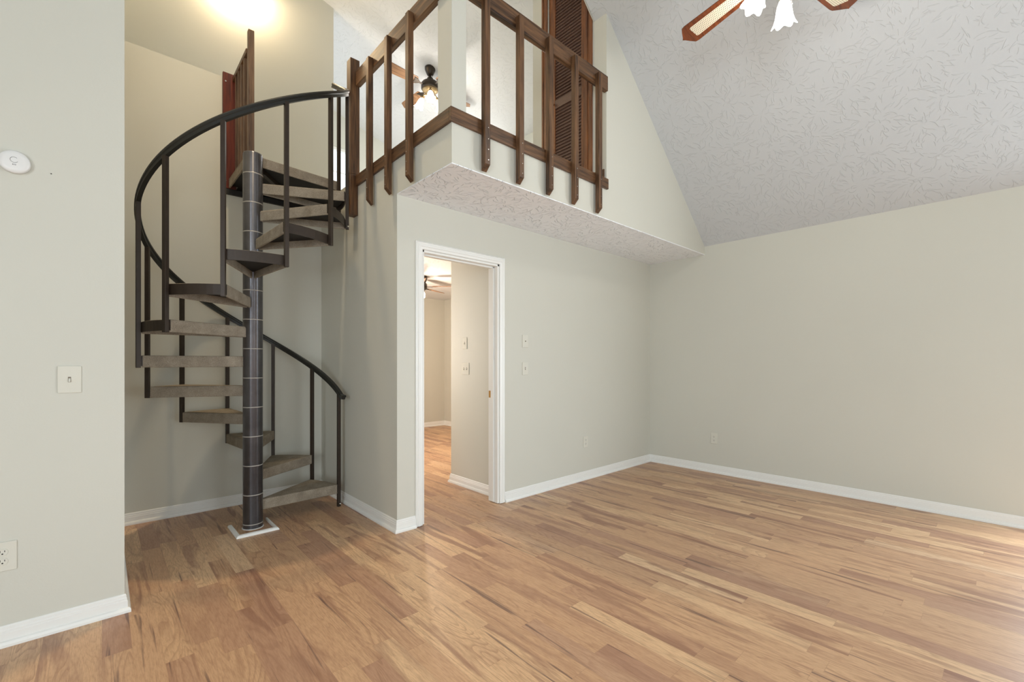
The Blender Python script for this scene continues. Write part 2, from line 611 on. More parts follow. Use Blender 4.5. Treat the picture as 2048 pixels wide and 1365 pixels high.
# closet wall upstairs with the door opening
DY0, DY1, DTOP = 2.413, 2.863, 4.77
b = MB().prism([(YF2, ZL - .02), (DY0, ZL - .02), (DY0, 5.05), (YF2, 5.05)], XG, XG + 0.1, 'yz')
b.prism([(DY1, ZL - .02), (3.06, ZL - .02), (3.06, 5.05), (DY1, 5.05)], XG, XG + 0.1, 'yz')
b.prism([(DY0, DTOP), (DY1, DTOP), (DY1, 5.05), (DY0, 5.05)], XG, XG + 0.1, 'yz')
b.box(XG + 0.1, 4.7, 2.96, 3.06, ZL - .02, 4.62)
struct(b.build('wall_closet', P))
struct(MB().box(XG + 0.09, XG + 0.1, DY0, DY1, ZL, DTOP).build('closet_shade_sheet', M['void']))  # dark sheet standing in for closet shade behind the louvers
# column at the loft corner
struct(MB().box(XC + 0.001, 1.642, YF + 0.001, 2.356, ZL - 0.02, zl(1.0) - 0.1).build('trim_loft_column', P, bevel=0.004))
# bedroom behind the doorway
struct(MB().box(2.58, XR, YW + 0.12, 3.72, 0, ZS - .006).build('wall_bedroom_stub', P, bevel=0.003))
struct(MB().box(XC, XR, 7.18, 7.3, 0, ZS).build('wall_bedroom_back', P))
struct(MB().box(4.83, XR, 3.72, 7.18, 0, ZS).build('wall_bedroom_right', P))
b = MB().box(XC, XC + 0.12, YA + 0.12, 4.5, 0, ZS).box(XC, XC + 0.12, 5.5, 7.18, 0, ZS)
b.box(XC, XC + 0.12, 4.5, 5.5, 0, 0.85).box(XC, XC + 0.12, 4.5, 5.5, 2.05, ZS)
struct(b.build('wall_bedroom_left', P))
struct(MB().box(XC + 0.12, 4.83, YW + 0.12, 7.18, ZS - 0.006, ZS).build('ceiling_bedroom', M['ceiling_up']))

# baseboards: a stepped profile swept along straight runs ------------------------------------------------
BP = [(0, 0), (0.024, 0), (0.024, 0.011), (0.020, 0.021), (0.0135, 0.024), (0.0118, 0.0245), (0.0115, 0.055), (0.0095, 0.058), (0.0095, 0.066),
      (0.007, 0.070), (0.0065, 0.080), (0.003, 0.086), (0, 0.086)]


def baseboard(name, p, q, n, m0=0.0, m1=0.0, prof=BP, mat=None, z=0.0):
    """p->q along the wall foot, n = outward normal, m0/m1 = mitre factors at the ends"""
    dx, dy = q[0] - p[0], q[1] - p[1]
    L = math.hypot(dx, dy)
    dx, dy = dx / L, dy / L
    v = []
    for (e, m, s) in ((p, m0, -1), (q, m1, 1)):
        for d, h in prof:
            v.append((e[0] + n[0] * d + dx * d * m * s, e[1] + n[1] * d + dy * d * m * s, z + h))
    k = len(prof)
    f = [tuple(range(k)), tuple(range(k, 2 * k))[::-1]] + [(i, (i + 1) % k, k + (i + 1) % k, k + i) for i in range(k)]
    o = MB().add(v, f).build(name, mat or M['trim'])
    return struct(o)


baseboard('baseboard_left', (XL, YLW), (XA, YLW), (0, -1), 0, 1)
baseboard('baseboard_alcove_left', (XA, YLW), (XA, YA), (1, 0), 1, -1)
baseboard('baseboard_alcove_back', (XA, YA), (XC, YA), (0, -1), -1, -1)
baseboard('baseboard_alcove_right', (XC, YA), (XC, YW), (-1, 0), -1, 1)
baseboard('baseboard_door_left', (XC, YW), (1.678, YW), (0, -1), 1, 0)
baseboard('baseboard_front', (2.543, YW), (XR, YW), (0, -1), 0, -1)
baseboard('baseboard_right', (XR, YW), (XR, -0.205), (-1, 0), -1, 0)
baseboard('baseboard_bedroom_stub', (2.58, YW + 0.13), (2.58, 3.72), (-1, 0), 0, 1)
baseboard('baseboard_bedroom_back', (1.66, 7.18), (4.83, 7.18), (0, -1), 0, -1)
baseboard('baseboard_bedroom_right', (4.83, 7.18), (4.83, 3.74), (-1, 0), -1, 0)
struct(MB().box(XG - 0.012, XG, YF + 0.02, DY0 - 0.075, ZL - .02, ZL + 0.085).build('baseboard_loft_closet', M['oak_y']))

# doorway casing ---------------------------------------------------------------------------------------
CP = [(0, 0), (0.057, 0), (0.057, 0.009), (0.048, 0.016), (0.040, 0.012), (0.036, 0.017), (0.022, 0.017), (0.018, 0.013), (0.005, 0.012), (0, 0.009)]


def casing(name, x0, x1, zt, y, sgn):
    """mitred casing round an opening in a wall facing sgn*Y"""
    pts = [((x0, 0.004), (-1, 0)), ((x0, zt), (-1, 1)), ((x1, zt), (1, 1)), ((x1, 0.004), (1, 0))]
    v = []
    for (px, pz), (ox, oz) in pts:
        for w, t in CP:
            v.append((px + ox * w, y + sgn * t, pz + oz * w))
    k = len(CP)
    f = [tuple(range(k)), tuple(range(3 * k, 4 * k))[::-1]]
    for s in range(3):
        for i in range(k):
            j = (i + 1) % k
            f.append((s * k + i, s * k + j, (s + 1) * k + j, (s + 1) * k + i))
    return MB().add(v, f)


struct(casing('trim_1', DX0, DX1, DZ, YW, -1).build('trim_1', M['trim']))
b = MB().box(DX0, DX0 + 0.018, YW + .001, YW + 0.122, 0.004, DZ).box(DX1 - 0.018, DX1, YW + .001, YW + 0.122, 0.004, DZ)
b.box(DX0, DX1, YW + .001, YW + 0.122, DZ - 0.018, DZ)
b.box(DX1 - 0.030, DX1 - 0.018, YW + 0.045, YW + 0.08, 0.012, DZ - 0.018).box(DX0 + 0.018, DX0 + 0.030, YW + 0.045, YW + 0.08, 0.012, DZ - 0.018)
b.box(DX0 + 0.018, DX1 - 0.018, YW + 0.045, YW + 0.08, DZ - 0.030, DZ - 0.018)
struct(b.build('trim_2', M['trim'], bevel=0.002))
o = MB().box(DX1 - 0.0205, DX1 - 0.018, YW + 0.088, YW + 0.116, 0.895, 0.955).build('strike_plate', M['brass'], bevel=0.001)
o['label'] = 'small brass strike plate on the white doorway jamb'
o['category'] = 'strike plate'

# windows behind the camera, patio door, added unseen dormer and bedroom windows ------------------------------------


def window(name, a0, a1, z0, z1, fixed, axis, cols=2, rows=2, ft=0.05, mt=0.02, depth=0.06):
    """frame, muntins and pane of a window; axis 'x' = lies in an XZ plane at y=fixed"""
    w = empty(name, ((a0 + a1) / 2, fixed, z0) if axis == 'x' else (fixed, (a0 + a1) / 2, z0))
    struct(w)
    org = tuple(w.location)

    def bx(mb, u0, u1, w0, w1, d):
        if axis == 'x':
            mb.box(u0, u1, fixed - d / 2, fixed + d / 2, w0, w1)
        else:
            mb.box(fixed - d / 2, fixed + d / 2, u0, u1, w0, w1)
    fr = MB()
    bx(fr, a0, a0 + ft, z0, z1, depth)
    bx(fr, a1 - ft, a1, z0, z1, depth)
    bx(fr, a0 + ft, a1 - ft, z0, z0 + ft, depth)
    bx(fr, a0 + ft, a1 - ft, z1 - ft, z1, depth)
    fr.build('window_frame', M['trim'], w, org)
    mu = MB()
    for i in range(1, cols):
        u = a0 + (a1 - a0) * i / cols
        bx(mu, u - mt / 2, u + mt / 2, z0 + ft, z1 - ft, 0.025)
    for i in range(1, rows):
        u = z0 + (z1 - z0) * i / rows
        bx(mu, a0 + ft, a1 - ft, u - mt / 2, u + mt / 2, 0.024)
    if cols > 1 or rows > 1:
        mu.build('muntins', M['trim'], w, org)
    pn = MB()
    bx(pn, a0 + ft, a1 - ft, z0 + ft, z1 - ft, 0.004)
    pn.build('pane', M['pane'], w, org)
    return w


window('window_1', WX0, WX1, WZ0, WZ1, YK + 0.05, 'x', 2, 3, 0.045, 0.012)
for i, (c, w) in enumerate(wins):
    window('window_%d' % (2 + i), c - w / 2, c + w / 2, 0.15, 2.3, YB - 0.02, 'x', 1, 1)
window('window_4', -2.1, -0.2, 0.0, 2.08, XR + 0.04, 'y', 2, 1, 0.07, 0.09)
window('window_5', 5.05, 6.55, 3.2, 4.3, 4.74, 'y', 2, 1)  # unseen dormer window, added to go with the loft fill light
window('window_6', 4.5, 5.5, 0.85, 2.05, XC + 0.06, 'y', 2, 1)
window('window_7', -2.7, -0.7, 0.35, 2.35, XL - 0.04, 'y', 2, 1)

# ------------------------------------------------------------------ spiral staircase
CX, CY, R = 0.81, 3.675, 0.645
RISE, Z1, TH0 = 0.2112, 0.187, 4.0
stair = empty('spiral_staircase', (CX, CY, 0),
              'spiral staircase with carpeted wedge treads around a black steel column', 'staircase')
SO = (CX, CY, 0)


def pol(r, deg, z=0.0):
    return (CX + r * cos(radians(deg)), CY + r * sin(radians(deg)), z)


column = MB().lathe([(0.0, 0.0), (0.064, 0.0), (0.064, 2.704), (0.060, 2.714), (0.0, 2.716)], CX, CY, 40).build('center_column', M['column'], stair, SO)
for k in range(13):
    z = 0.034 + 0.2105 * k
    c = MB().lathe([(0.0630, z - 0.004), (0.0655, z - 0.003), (0.0655, z + 0.003), (0.0630, z + 0.004)], CX, CY, 40)
    c.build('collar', M['collar'], column, SO)


def arc(r, a0, a1, n=10):
    return [(CX + r * cos(radians(a0 + (a1 - a0) * i / n)), CY + r * sin(radians(a0 + (a1 - a0) * i / n))) for i in range(n + 1)]


RO = R - 0.014


def side_strip(mb, deg, sgn, z0, z1, t=0.013, r0=0.058, r1=RO - 0.002):
    d = radians(deg)
    ux, uy = cos(d), sin(d)
    nx, ny = -uy * sgn, ux * sgn
    q = []
    for r, off in ((r0, 0), (r1, 0), (r1, t), (r0, t)):
        q.append((CX + ux * r + nx * off, CY + uy * r + ny * off))
    mb.prism(q, z0, z1)


for k in range(12):
    zt = Z1 + RISE * k
    a0, a1 = TH0 + 30 * k - 1.2, TH0 + 30 * (k + 1) + 1.2
    pan = MB()
    pan.prism(arc(0.064, a0 + 4, a1 - 4, 5) + arc(RO - 0.004, a1 - 0.8, a0 + 0.8, 10), zt - 0.024, zt - 0.013)
    pan.prism(arc(RO - 0.007, a0, a1, 10) + arc(RO, a1, a0, 10), zt - 0.066, zt - 0.003)
    tr = pan.build('tread', M['iron'], stair, SO)
    cp = MB()
    cp.prism(arc(0.062, a0 + 2, a1 - 2, 5) + arc(RO - 0.001, a1, a0, 10), zt - 0.013, zt)
    side_strip(cp, a0, 1, zt - 0.076, zt - 0.006)
    side_strip(cp, a1, -1, zt - 0.076, zt - 0.006)
    cp.build('carpet', M['carpet'], tr, SO, bevel=0.006)
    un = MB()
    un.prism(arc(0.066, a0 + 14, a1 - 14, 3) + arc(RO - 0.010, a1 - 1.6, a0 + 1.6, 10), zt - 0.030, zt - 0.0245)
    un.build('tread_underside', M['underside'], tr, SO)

# landing: rectangular platform from the column to the back wall
ZT = 2.72
land = MB()
LX0, LX1, LY1, LY2 = 0.775, 1.465, YA - 0.032, YA + 0.118
fe0, fe1 = pol(0.060, 30), (1.478, 3.775)
poly = [(LX0 + 0.012, 3.80), (fe0[0], fe0[1]), (fe1[0], fe1[1]), (LX1 + 0.015, LY2), (0.84, LY2), (0.84, LY1), (LX0 + 0.012, LY1)]
land.prism(poly, ZT - 0.055, ZT - 0.014)
landing = land.build('landing', M['underside'], stair, SO)
lc = MB()
lc.prism([(LX0, 3.79), (fe0[0], fe0[1] - 0.004), (fe1[0], fe1[1] - 0.012), (LX1 + 0.016, LY2), (0.84, LY2), (0.84, LY1), (LX0, LY1)], ZT - 0.013, ZT)
d_ = math.atan2(fe1[1] - fe0[1], fe1[0] - fe0[0])
nx, ny = sin(d_) * 0.012, -cos(d_) * 0.012
lc.prism([(fe0[0], fe0[1]), (fe1[0], fe1[1]), (fe1[0] + nx, fe1[1] + ny), (fe0[0] + nx, fe0[1] + ny)], ZT - 0.076, ZT - 0.004)
lc.box(LX0, LX0 + 0.012, 3.80, LY1, ZT - 0.076, ZT - 0.004)
lc.build('carpet', M['carpet'], landing, SO, bevel=0.003)
land2 = MB().box(0.735, 1.46, YA - 0.031, YA - 0.001, 2.596, 2.637).build('ledger', M['underside'], landing, SO)
br = MB()
for off in (0.0,):
    p0, p1 = (0.90, 3.80), (1.28, 4.30)
    dx, dy = p1[0] - p0[0], p1[1] - p0[1]
    l_ = math.hypot(dx, dy)
    ex, ey = -dy / l_ * 0.016, dx / l_ * 0.016
    br.prism([(p0[0] + ex, p0[1] + ey), (p1[0] + ex, p1[1] + ey), (p1[0] - ex, p1[1] - ey), (p0[0] - ex, p0[1] - ey)], ZT - 0.086, ZT - 0.055)
br.build('brace', M['iron'], landing, SO)

# balusters and handrail
H0 = 0.949


def rail_z(deg):
    return H0 + (deg - TH0) / 30.0 * RISE


for k in range(13):
    a = TH0 + 30 * k
    zb = 0.0 if k == 0 else Z1 + RISE * (k - 1) - 0.078
    if k == 1:
        zb = 0.035
    zt = rail_z(a) - 0.012
    h = 0.0125
    q = []
    for su, sv in ((-1, -1), (1, -1), (1, 1), (-1, 1)):
        ux, uy = cos(radians(a)), sin(radians(a))
        q.append((CX + ux * (R + su * h) - uy * sv * h, CY + uy * (R + su * h) + ux * sv * h))
    mb = MB().prism(q, zb, zt)
    bal = mb.build('baluster', M['iron'], stair, SO, bevel=0.002)
    if k in (0, 11):
        zz = zb + (0.024 if k == 0 else 0.02)
        pc = pol(R + 0.0125, a, zz)
        # bolt on the outer side near the foot
        n = (cos(radians(a - 62)), sin(radians(a - 62)))
        MB().tube([pol(R, a, zz), (pol(R, a)[0] + n[0] * 0.02, pol(R, a)[1] + n[1] * 0.02, zz)], 0.006, 8).build('bolt', M['steel'], bal, SO)

rp = [(-0.0165, 0.012), (-0.013, 0.020), (0.013, 0.020), (0.0165, 0.012), (0.0165, 0.002), (0.012, -0.002), (0.012, -0.020), (-0.012, -0.020), (-0.012, -0.002), (-0.0165, 0.002)]
hv, hf = [], []
degs = [-6 + i * 3 for i in range(127)]
k = len(rp)
for i, a in enumerate(degs):
    a = min(a, 374)
    ca, sa = cos(radians(a)), sin(radians(a))
    tz = RISE / (R * radians(30))
    cs = 1 / math.sqrt(1 + tz * tz)
    sn = tz * cs
    for u, w in rp:
        # profile plane is normal to the helix tangent
        r = R + u
        tx, ty = sa * sn * w, -ca * sn * w
        hv.append((CX + r * ca + tx, CY + r * sa + ty, rail_z(max(a, -1)) + w * cs))
for i in range(len(degs) - 1):
    for j in range(k):
        j2 = (j + 1) % k
        hf.append((i * k + j, i * k + j2, (i + 1) * k + j2, (i + 1) * k + j))
hf += [tuple(range(k))[::-1], tuple((len(degs) - 1) * k + j for j in range(k))]
MB().add(hv, hf).build('handrail', M['rail_iron'], stair, SO)

# white quarter-round frame round the foot of the column
q0, q1, r0, r1 = 0.672, 0.938, 3.492, 3.790
bm_ = MB()
t = 0.022
for (pa, pb, n) in (((q0, r0), (q1, r0), (0, -1)), ((q1, r0), (q1, r1), (1, 0)), ((q0, r1), (q0, r0), (-1, 0))):
    dx, dy = pb[0] - pa[0], pb[1] - pa[1]
    l_ = math.hypot(dx, dy)
    dx, dy = dx / l_, dy / l_
    pr = [(-t, 0), (0, 0), (0, 0.006), (-0.006, 0.015), (-t + 0.003, 0.019), (-t, 0.019)]
    v = []
    for e, s in ((pa, 1), (pb, -1)):
        for d, h in pr:
            v.append((e[0] + n[0] * d + dx * (-d) * s, e[1] + n[1] * d + dy * (-d) * s, h))
    kk = len(pr)
    bm_.add(v, [tuple(range(kk)), tuple(range(kk, 2 * kk))[::-1]] + [(i, (i + 1) % kk, kk + (i + 1) % kk, kk + i) for i in range(kk)])
bm_.build('base_molding', M['trim'], stair, SO)
MB().lathe([(0.064, 0.0005), (0.071, 0.0005), (0.069, 0.004), (0.064, 0.005)], CX, CY, 40).build('base_ring', M['white_plastic'], stair, SO)

# ------------------------------------------------------------------ short guard railing at the top of the stairs
guard = empty('guard_railing', (0.80, 4.0, ZT), 'short brown guard railing with tall newel behind the top of the stair column', 'railing')
GO = (0.80, 4.0, ZT)
MB().box(0.808, 0.848, 3.800, 3.842, ZT + 0.0015, 3.70).build('newel_post', M['guard_z'], guard, GO, bevel=0.003)
MB().box(0.800, 0.830, 3.842, YA - 0.03, 3.535, 3.572).build('top_rail', M['oak_y'], guard, GO, bevel=0.003)
MB().box(0.802, 0.828, 3.842, YA - 0.03, ZT + 0.018, ZT + 0.052).build('bottom_rail', M['oak_y'], guard, GO, bevel=0.003)
for i in range(4):
    y = 3.925 + i * 0.098
    MB().box(0.803, 0.827, y - 0.012, y + 0.012, ZT + 0.052, 3.535).build('baluster', M['guard_z'], guard, GO)
MB().box(0.733, 0.828, YA - 0.03, YA - 0.002, 2.64, 3.595).build('end_board', M['red_z'], guard, GO, bevel=0.002)
bd = [c for c in guard.children if c.name.startswith('end_board')][0]
bd['label'] = 'dark red end board'
for z in (3.52, 2.70):
    MB().tube([(0.752, YA - 0.030, z), (0.752, YA - 0.034, z)], 0.006, 8).build('screw', M['steel'], bd, GO)

# ------------------------------------------------------------------ loft railings
TB, TT = 2.628, 2.712          # trim board
UB, UT = 3.435, 3.555          # upper rail


def chamfer_post(mb, axis, lo, hi, f0, f1, z0, z1):
    """square baluster whose foot is cut at 45 degrees, the short side outwards (f0 outer, f1 inner)"""
    dz = abs(f1 - f0) * 0.95
    pr = [(f0, z0 + dz), (f1, z0), (f1, z1), (f0, z1)]
    mb.prism(pr, lo, hi, 'yz' if axis == 'y' else 'xz')


lf = empty('loft_railing', (2.3, 2.16, ZL), 'dark wood loft railing with five balusters facing the main room', 'railing', 'loft railings')
LFO = (2.3, 2.16, ZL)
MB().box(1.513, 3.082, 2.183, YF - 0.001, TB, TT).build('bottom_rail', M['oak_x'], lf, LFO, bevel=0.002)
MB().box(1.513, 3.074, 2.183, 2.221, UB, UT).build('top_rail', M['oak_x'], lf, LFO, bevel=0.003)
for x in (1.740, 2.0325, 2.323, 2.603, 2.899):
    mb = MB()
    chamfer_post(mb, 'y', x, x + 0.042, 2.143, 2.182, 2.392, 3.502)
    bo = mb.build('baluster', M['oak_z'], lf, LFO, bevel=0.002)
    for z in (2.655, 2.585, 2.520, 2.455):
        MB().tube([(x + 0.026, 2.1435, z), (x + 0.026, 2.1415, z)], 0.0032, 8).build('screw', M['steel'], bo, LFO)
ls = empty('loft_railing', (1.49, 2.9, ZL), 'dark wood loft railing with newel post beside the spiral stairs', 'railing', 'loft railings')
LSO = (1.49, 2.9, ZL)
MB().box(1.513, XC - 0.001, YF + 0.0005, 3.52, TB, TT).build('bottom_rail', M['oak_y'], ls, LSO, bevel=0.002)
MB().box(1.513, 1.551, 2.2225, 3.52, UB, UT).build('top_rail', M['oak_y'], ls, LSO, bevel=0.003)
for y in (3.2039, 2.9082, 2.6095):
    mb = MB()
    chamfer_post(mb, 'x', y, y + 0.042, 1.4735, 1.5125, 2.392, 3.502)
    bo = mb.build('baluster', M['oak_z'], ls, LSO, bevel=0.002)
    for z in (2.655, 2.585, 2.520, 2.455):
        MB().tube([(1.4745, y + 0.026, z), (1.472, y + 0.026, z)], 0.0032, 8).build('screw', M['steel'], bo, LSO)
MB().box(1.470, XC - 0.001, 3.521, 3.598, 2.39, ZL).box(1.470, 1.546, 3.521, 3.598, ZL, 3.652).build('newel_post', M['oak_z'], ls, LSO, bevel=0.003)

# ------------------------------------------------------------------ louvered closet door upstairs
door = empty('door_1', (XG + 0.01, (DY0 + DY1) / 2, ZL))
struct(door, 'dark louvered closet door behind the loft railing', 'door')
DO = tuple(door.location)
DX = XG + 0.012
b = MB().box(DX, DX + 0.034, DY0 + 0.003, DY0 + 0.066, ZL + 0.01, DTOP - 0.004)
b.build('stile', M['door_z'], door, DO, bevel=0.003)
MB().box(DX, DX + 0.034, DY1 - 0.078, DY1 - 0.003, ZL + 0.01, DTOP - 0.004).build('stile', M['door_z'], door, DO, bevel=0.003)
for z0, z1 in ((ZL + 0.01, ZL + 0.13), (3.545, 3.62), (DTOP - 0.10, DTOP - 0.004)):
    MB().box(DX + 0.001, DX + 0.033, DY0 + 0.066, DY1 - 0.078, z0, z1).build('rail', M['slat'], door, DO)
for z0, z1 in ((ZL + 0.13, 3.545), (3.62, DTOP - 0.10)):
    b = MB()
    n = int((z1 - z0) / 0.0285)
    for i in range(n):
        z = z0 + (i + 0.5) * (z1 - z0) / n
        b.prism([(DX + 0.004, z - 0.015), (DX + 0.009, z - 0.017), (DX + 0.021, z + 0.017), (DX + 0.016, z + 0.019)], DY0 + 0.06, DY1 - 0.07, 'xz')
    b.build('louver_panel', M['slat'], door, DO)
b = MB().tube([(DX, DY1 - 0.064, 3.59), (DX - 0.02, DY1 - 0.064, 3.59)], 0.007, 10)
b.lathe([(0.0, 0.0), (0.012, 0.001), (0.017, 0.008), (0.014, 0.015), (0.0, 0.018)], 0, 0, 16)
nv = 16 * 5
b.v[-nv:] = [(DX - 0.018 - p[2], DY1 - 0.064 + p[0], 3.59 + p[1]) for p in b.v[-nv:]]
b.build('knob', M['brass'], door, DO)
MB().box(DX - 0.004, DX + 0.002, DY0 - 0.004, DY0 + 0.006, 2.97, 3.05).build('hinge', M['steel'], door, DO)
b = MB()
for y0, y1 in ((DY0 - 0.07, DY0), (DY1, DY1 + 0.07)):
    b.box(XG - 0.012, XG, y0, y1, ZL, DTOP + 0.07).box(XG - 0.018, XG - 0.012, y0 + 0.045, y1 - 0.004, ZL, DTOP + 0.07)
b.box(XG - 0.012, XG, DY0, DY1, DTOP, DTOP + 0.07)
struct(b.build('trim_3', M['door_z'], bevel=0.003))

# ------------------------------------------------------------------ switches, outlets, detector
FRONT, SIDE = 0.0, -pi / 2        # facing -Y / facing -X


def plate_thing(name, loc, rz, w, h, label, cat, group=None):
    t_ = empty(name, loc, label, cat, group, rz)
    MB().prism([(-w / 2, -h / 2), (w / 2, -h / 2), (w / 2, h / 2), (-w / 2, h / 2)], -0.006, -0.0004, 'xz').build('wall_plate', M['plate'], t_, bevel=0.003)
    return t_


def add_toggle(t_, x=0.0, z=0.0):
    s = MB().box(x - 0.005, x + 0.005, -0.0066, -0.0055, z - 0.012, z + 0.012).build('toggle_slot', M['toggle'], t_)
    g = MB().prism([(-0.0062, z - 0.004), (-0.015, z - 0.011), (-0.016, z - 0.006), (-0.0062, z + 0.006)], x - 0.0035, x + 0.0035, 'yz')
    g.build('toggle', M['plate'], s, bevel=0.001)
    for q in (-0.03, 0.03):
        MB().tube([(x, -0.0055, z + q), (x, -0.0072, z + q)], 0.003, 8).build('screw', M['plate'], t_)


def add_sockets(t_, x=0.0):
    for q in (-0.0195, 0.0195):
        pts = [(x + 0.0165 * cos(a) * 1.0, q + max(-0.0135, min(0.0135, 0.0165 * sin(a)))) for a in [2 * pi * i / 24 for i in range(24)]]
        r = MB().prism(pts, -0.0085, -0.0055, 'xz').build('socket', M['plate'], t_, bevel=0.0008)
        s = MB().box(x - 0.0075, x - 0.0055, -0.0090, -0.0084, q + 0.000, q + 0.009).box(x + 0.0055, x + 0.0075, -0.0090, -0.0084, q + 0.001, q + 0.008)
        s.prism([(x + 0.0028 * cos(a), q - 0.006 + 0.0028 * sin(a)) for a in [2 * pi * i / 12 for i in range(12)]], -0.0090, -0.0084, 'xz')
        s.build('slots', M['slot'], r)
    MB().tube([(x, -0.0055, 0), (x, -0.0072, 0)], 0.0028, 8).build('screw', M['plate'], t_)


t_ = plate_thing('light_switch', (-0.108, YLW, 1.122), FRONT, 0.078, 0.122, 'oversized ivory light switch on the near left wall', 'light switch', 'light switches')
add_toggle(t_)
t_ = plate_thing('wall_outlet', (-0.309, YLW, 0.378), FRONT, 0.082, 0.124, 'ivory double outlet low on the near left wall', 'outlet', 'wall outlets')
add_sockets(t_)
t_ = plate_thing('wall_outlet', (3.65, YW, 0.385), FRONT, 0.070, 0.114, 'ivory double outlet right of the doorway, above the baseboard', 'outlet', 'wall outlets')
add_sockets(t_)
t_ = plate_thing('wall_outlet', (XR, 2.098, 0.372), SIDE, 0.070, 0.114, 'ivory double outlet on the plain right-hand wall', 'outlet', 'wall outlets')
add_sockets(t_)
t_ = plate_thing('light_switch', (2.788, YW, 1.144), FRONT, 0.070, 0.114, 'lower single light switch right of the doorway', 'light switch', 'light switches')
add_toggle(t_)
t_ = plate_thing('light_switch', (2.788, YW, 1.388), FRONT, 0.070, 0.114, 'upper plate with small dimmer right of the doorway', 'light switch', 'light switches')
MB().tube([(0, -0.0055, 0.0), (0, -0.014, 0.0)], 0.004, 10).build('dimmer_post', M['toggle'], t_)
t_ = plate_thing('light_switch', (2.58, 3.486, 1.384), SIDE, 0.070, 0.114, 'upper single light switch seen through the doorway', 'light switch', 'light switches')
add_toggle(t_)
t_ = plate_thing('light_switch', (2.58, 3.475, 1.138), SIDE, 0.114, 0.114, 'wide double light switch seen through the doorway', 'light switch', 'light switches')
add_toggle(t_, -0.023)
add_toggle(t_, 0.023)

det = empty('smoke_detector', (-0.274, YLW, 2.052), 'round white alarm high on the near left wall', 'smoke detector')
prof = [(0.046, 0.0004), (0.0475, 0.008), (0.0475, 0.018), (0.044, 0.023), (0.030, 0.025), (0.0, 0.0255)]
mb = MB().lathe(prof, 0, 0, 48)
mb.move(lambda p: (p[0], -p[2], p[1]))
mb.build('alarm_body', M['white_plastic'], det)
mb = MB()
seg = [(0.0115 * cos(radians(40 + i * 12)), 0.0115 * sin(radians(40 + i * 12)) + 0.004) for i in range(26)]
out = [(x * 1.0, z) for x, z in seg]
poly = [(0.0120 * cos(radians(45 + i * 11)), 0.0120 * sin(radians(45 + i * 11)) + 0.006) for i in range(27)]
poly2 = [(0.0110 * cos(radians(45 + i * 11)), 0.0110 * sin(radians(45 + i * 11)) + 0.006) for i in range(27)]
for i in range(26):
    mb.prism([poly[i], poly[i + 1], poly2[i + 1], poly2[i]], -0.0262, -0.0248, 'xz')
mb.build('arc_mark', M['mark'], det)
for i in (-1, 0, 1):
    MB().box(i * 0.004 - 0.0007, i * 0.004 + 0.0007, -0.0262, -0.0246, -0.0165, -0.0115).build('vent_slot', M['mark'], det)
o = MB().tube([(-0.166, YLW - 0.0004, 2.037), (-0.166, YLW - 0.002, 2.037)], 0.0022, 8).build('nail', M['slot'])
o['label'] = 'tiny dark nail in the wall right of the round alarm'
o['category'] = 'nail'

# ------------------------------------------------------------------ ceiling fans


def tulip(mb, base, axis, length, r, ruffle=True):
    """bell-shaped glass with a ruffled rim, opening along axis"""
    from mathutils import Vector
    ax = Vector(axis).normalized()
    u = ax.cross(Vector((0, 0, 1)))
    if u.length < 1e-3:
        u = Vector((1, 0, 0))
    u.normalize()
    w = ax.cross(u)
    prof = [(0.30, 0.0), (0.42, 0.10), (0.58, 0.28), (0.66, 0.48), (0.72, 0.68), (0.84, 0.86), (1.0, 1.0)]
    seg = 36
    v, f = [], []
    B = Vector(base)
    for i, (rr, s) in enumerate(prof):
        for j in range(seg):
            a = 2 * pi * j / seg
            wob = (0.11 * cos(6 * a) * (max(0, s - 0.55) / 0.45)) if ruffle else 0
            q = B + ax * (length * (s + wob * 0.55)) + (u * cos(a) + w * sin(a)) * r * rr * (1 + wob)
            v.append(tuple(q))
    for i in range(len(prof) - 1):
        for j in range(seg):
            j2 = (j + 1) % seg
            f.append((i * seg + j, i * seg + j2, (i + 1) * seg + j2, (i + 1) * seg + j))
    mb.add(v, f, True)
    mb.f.append(tuple(range(seg)))
    mb.s.append(True)


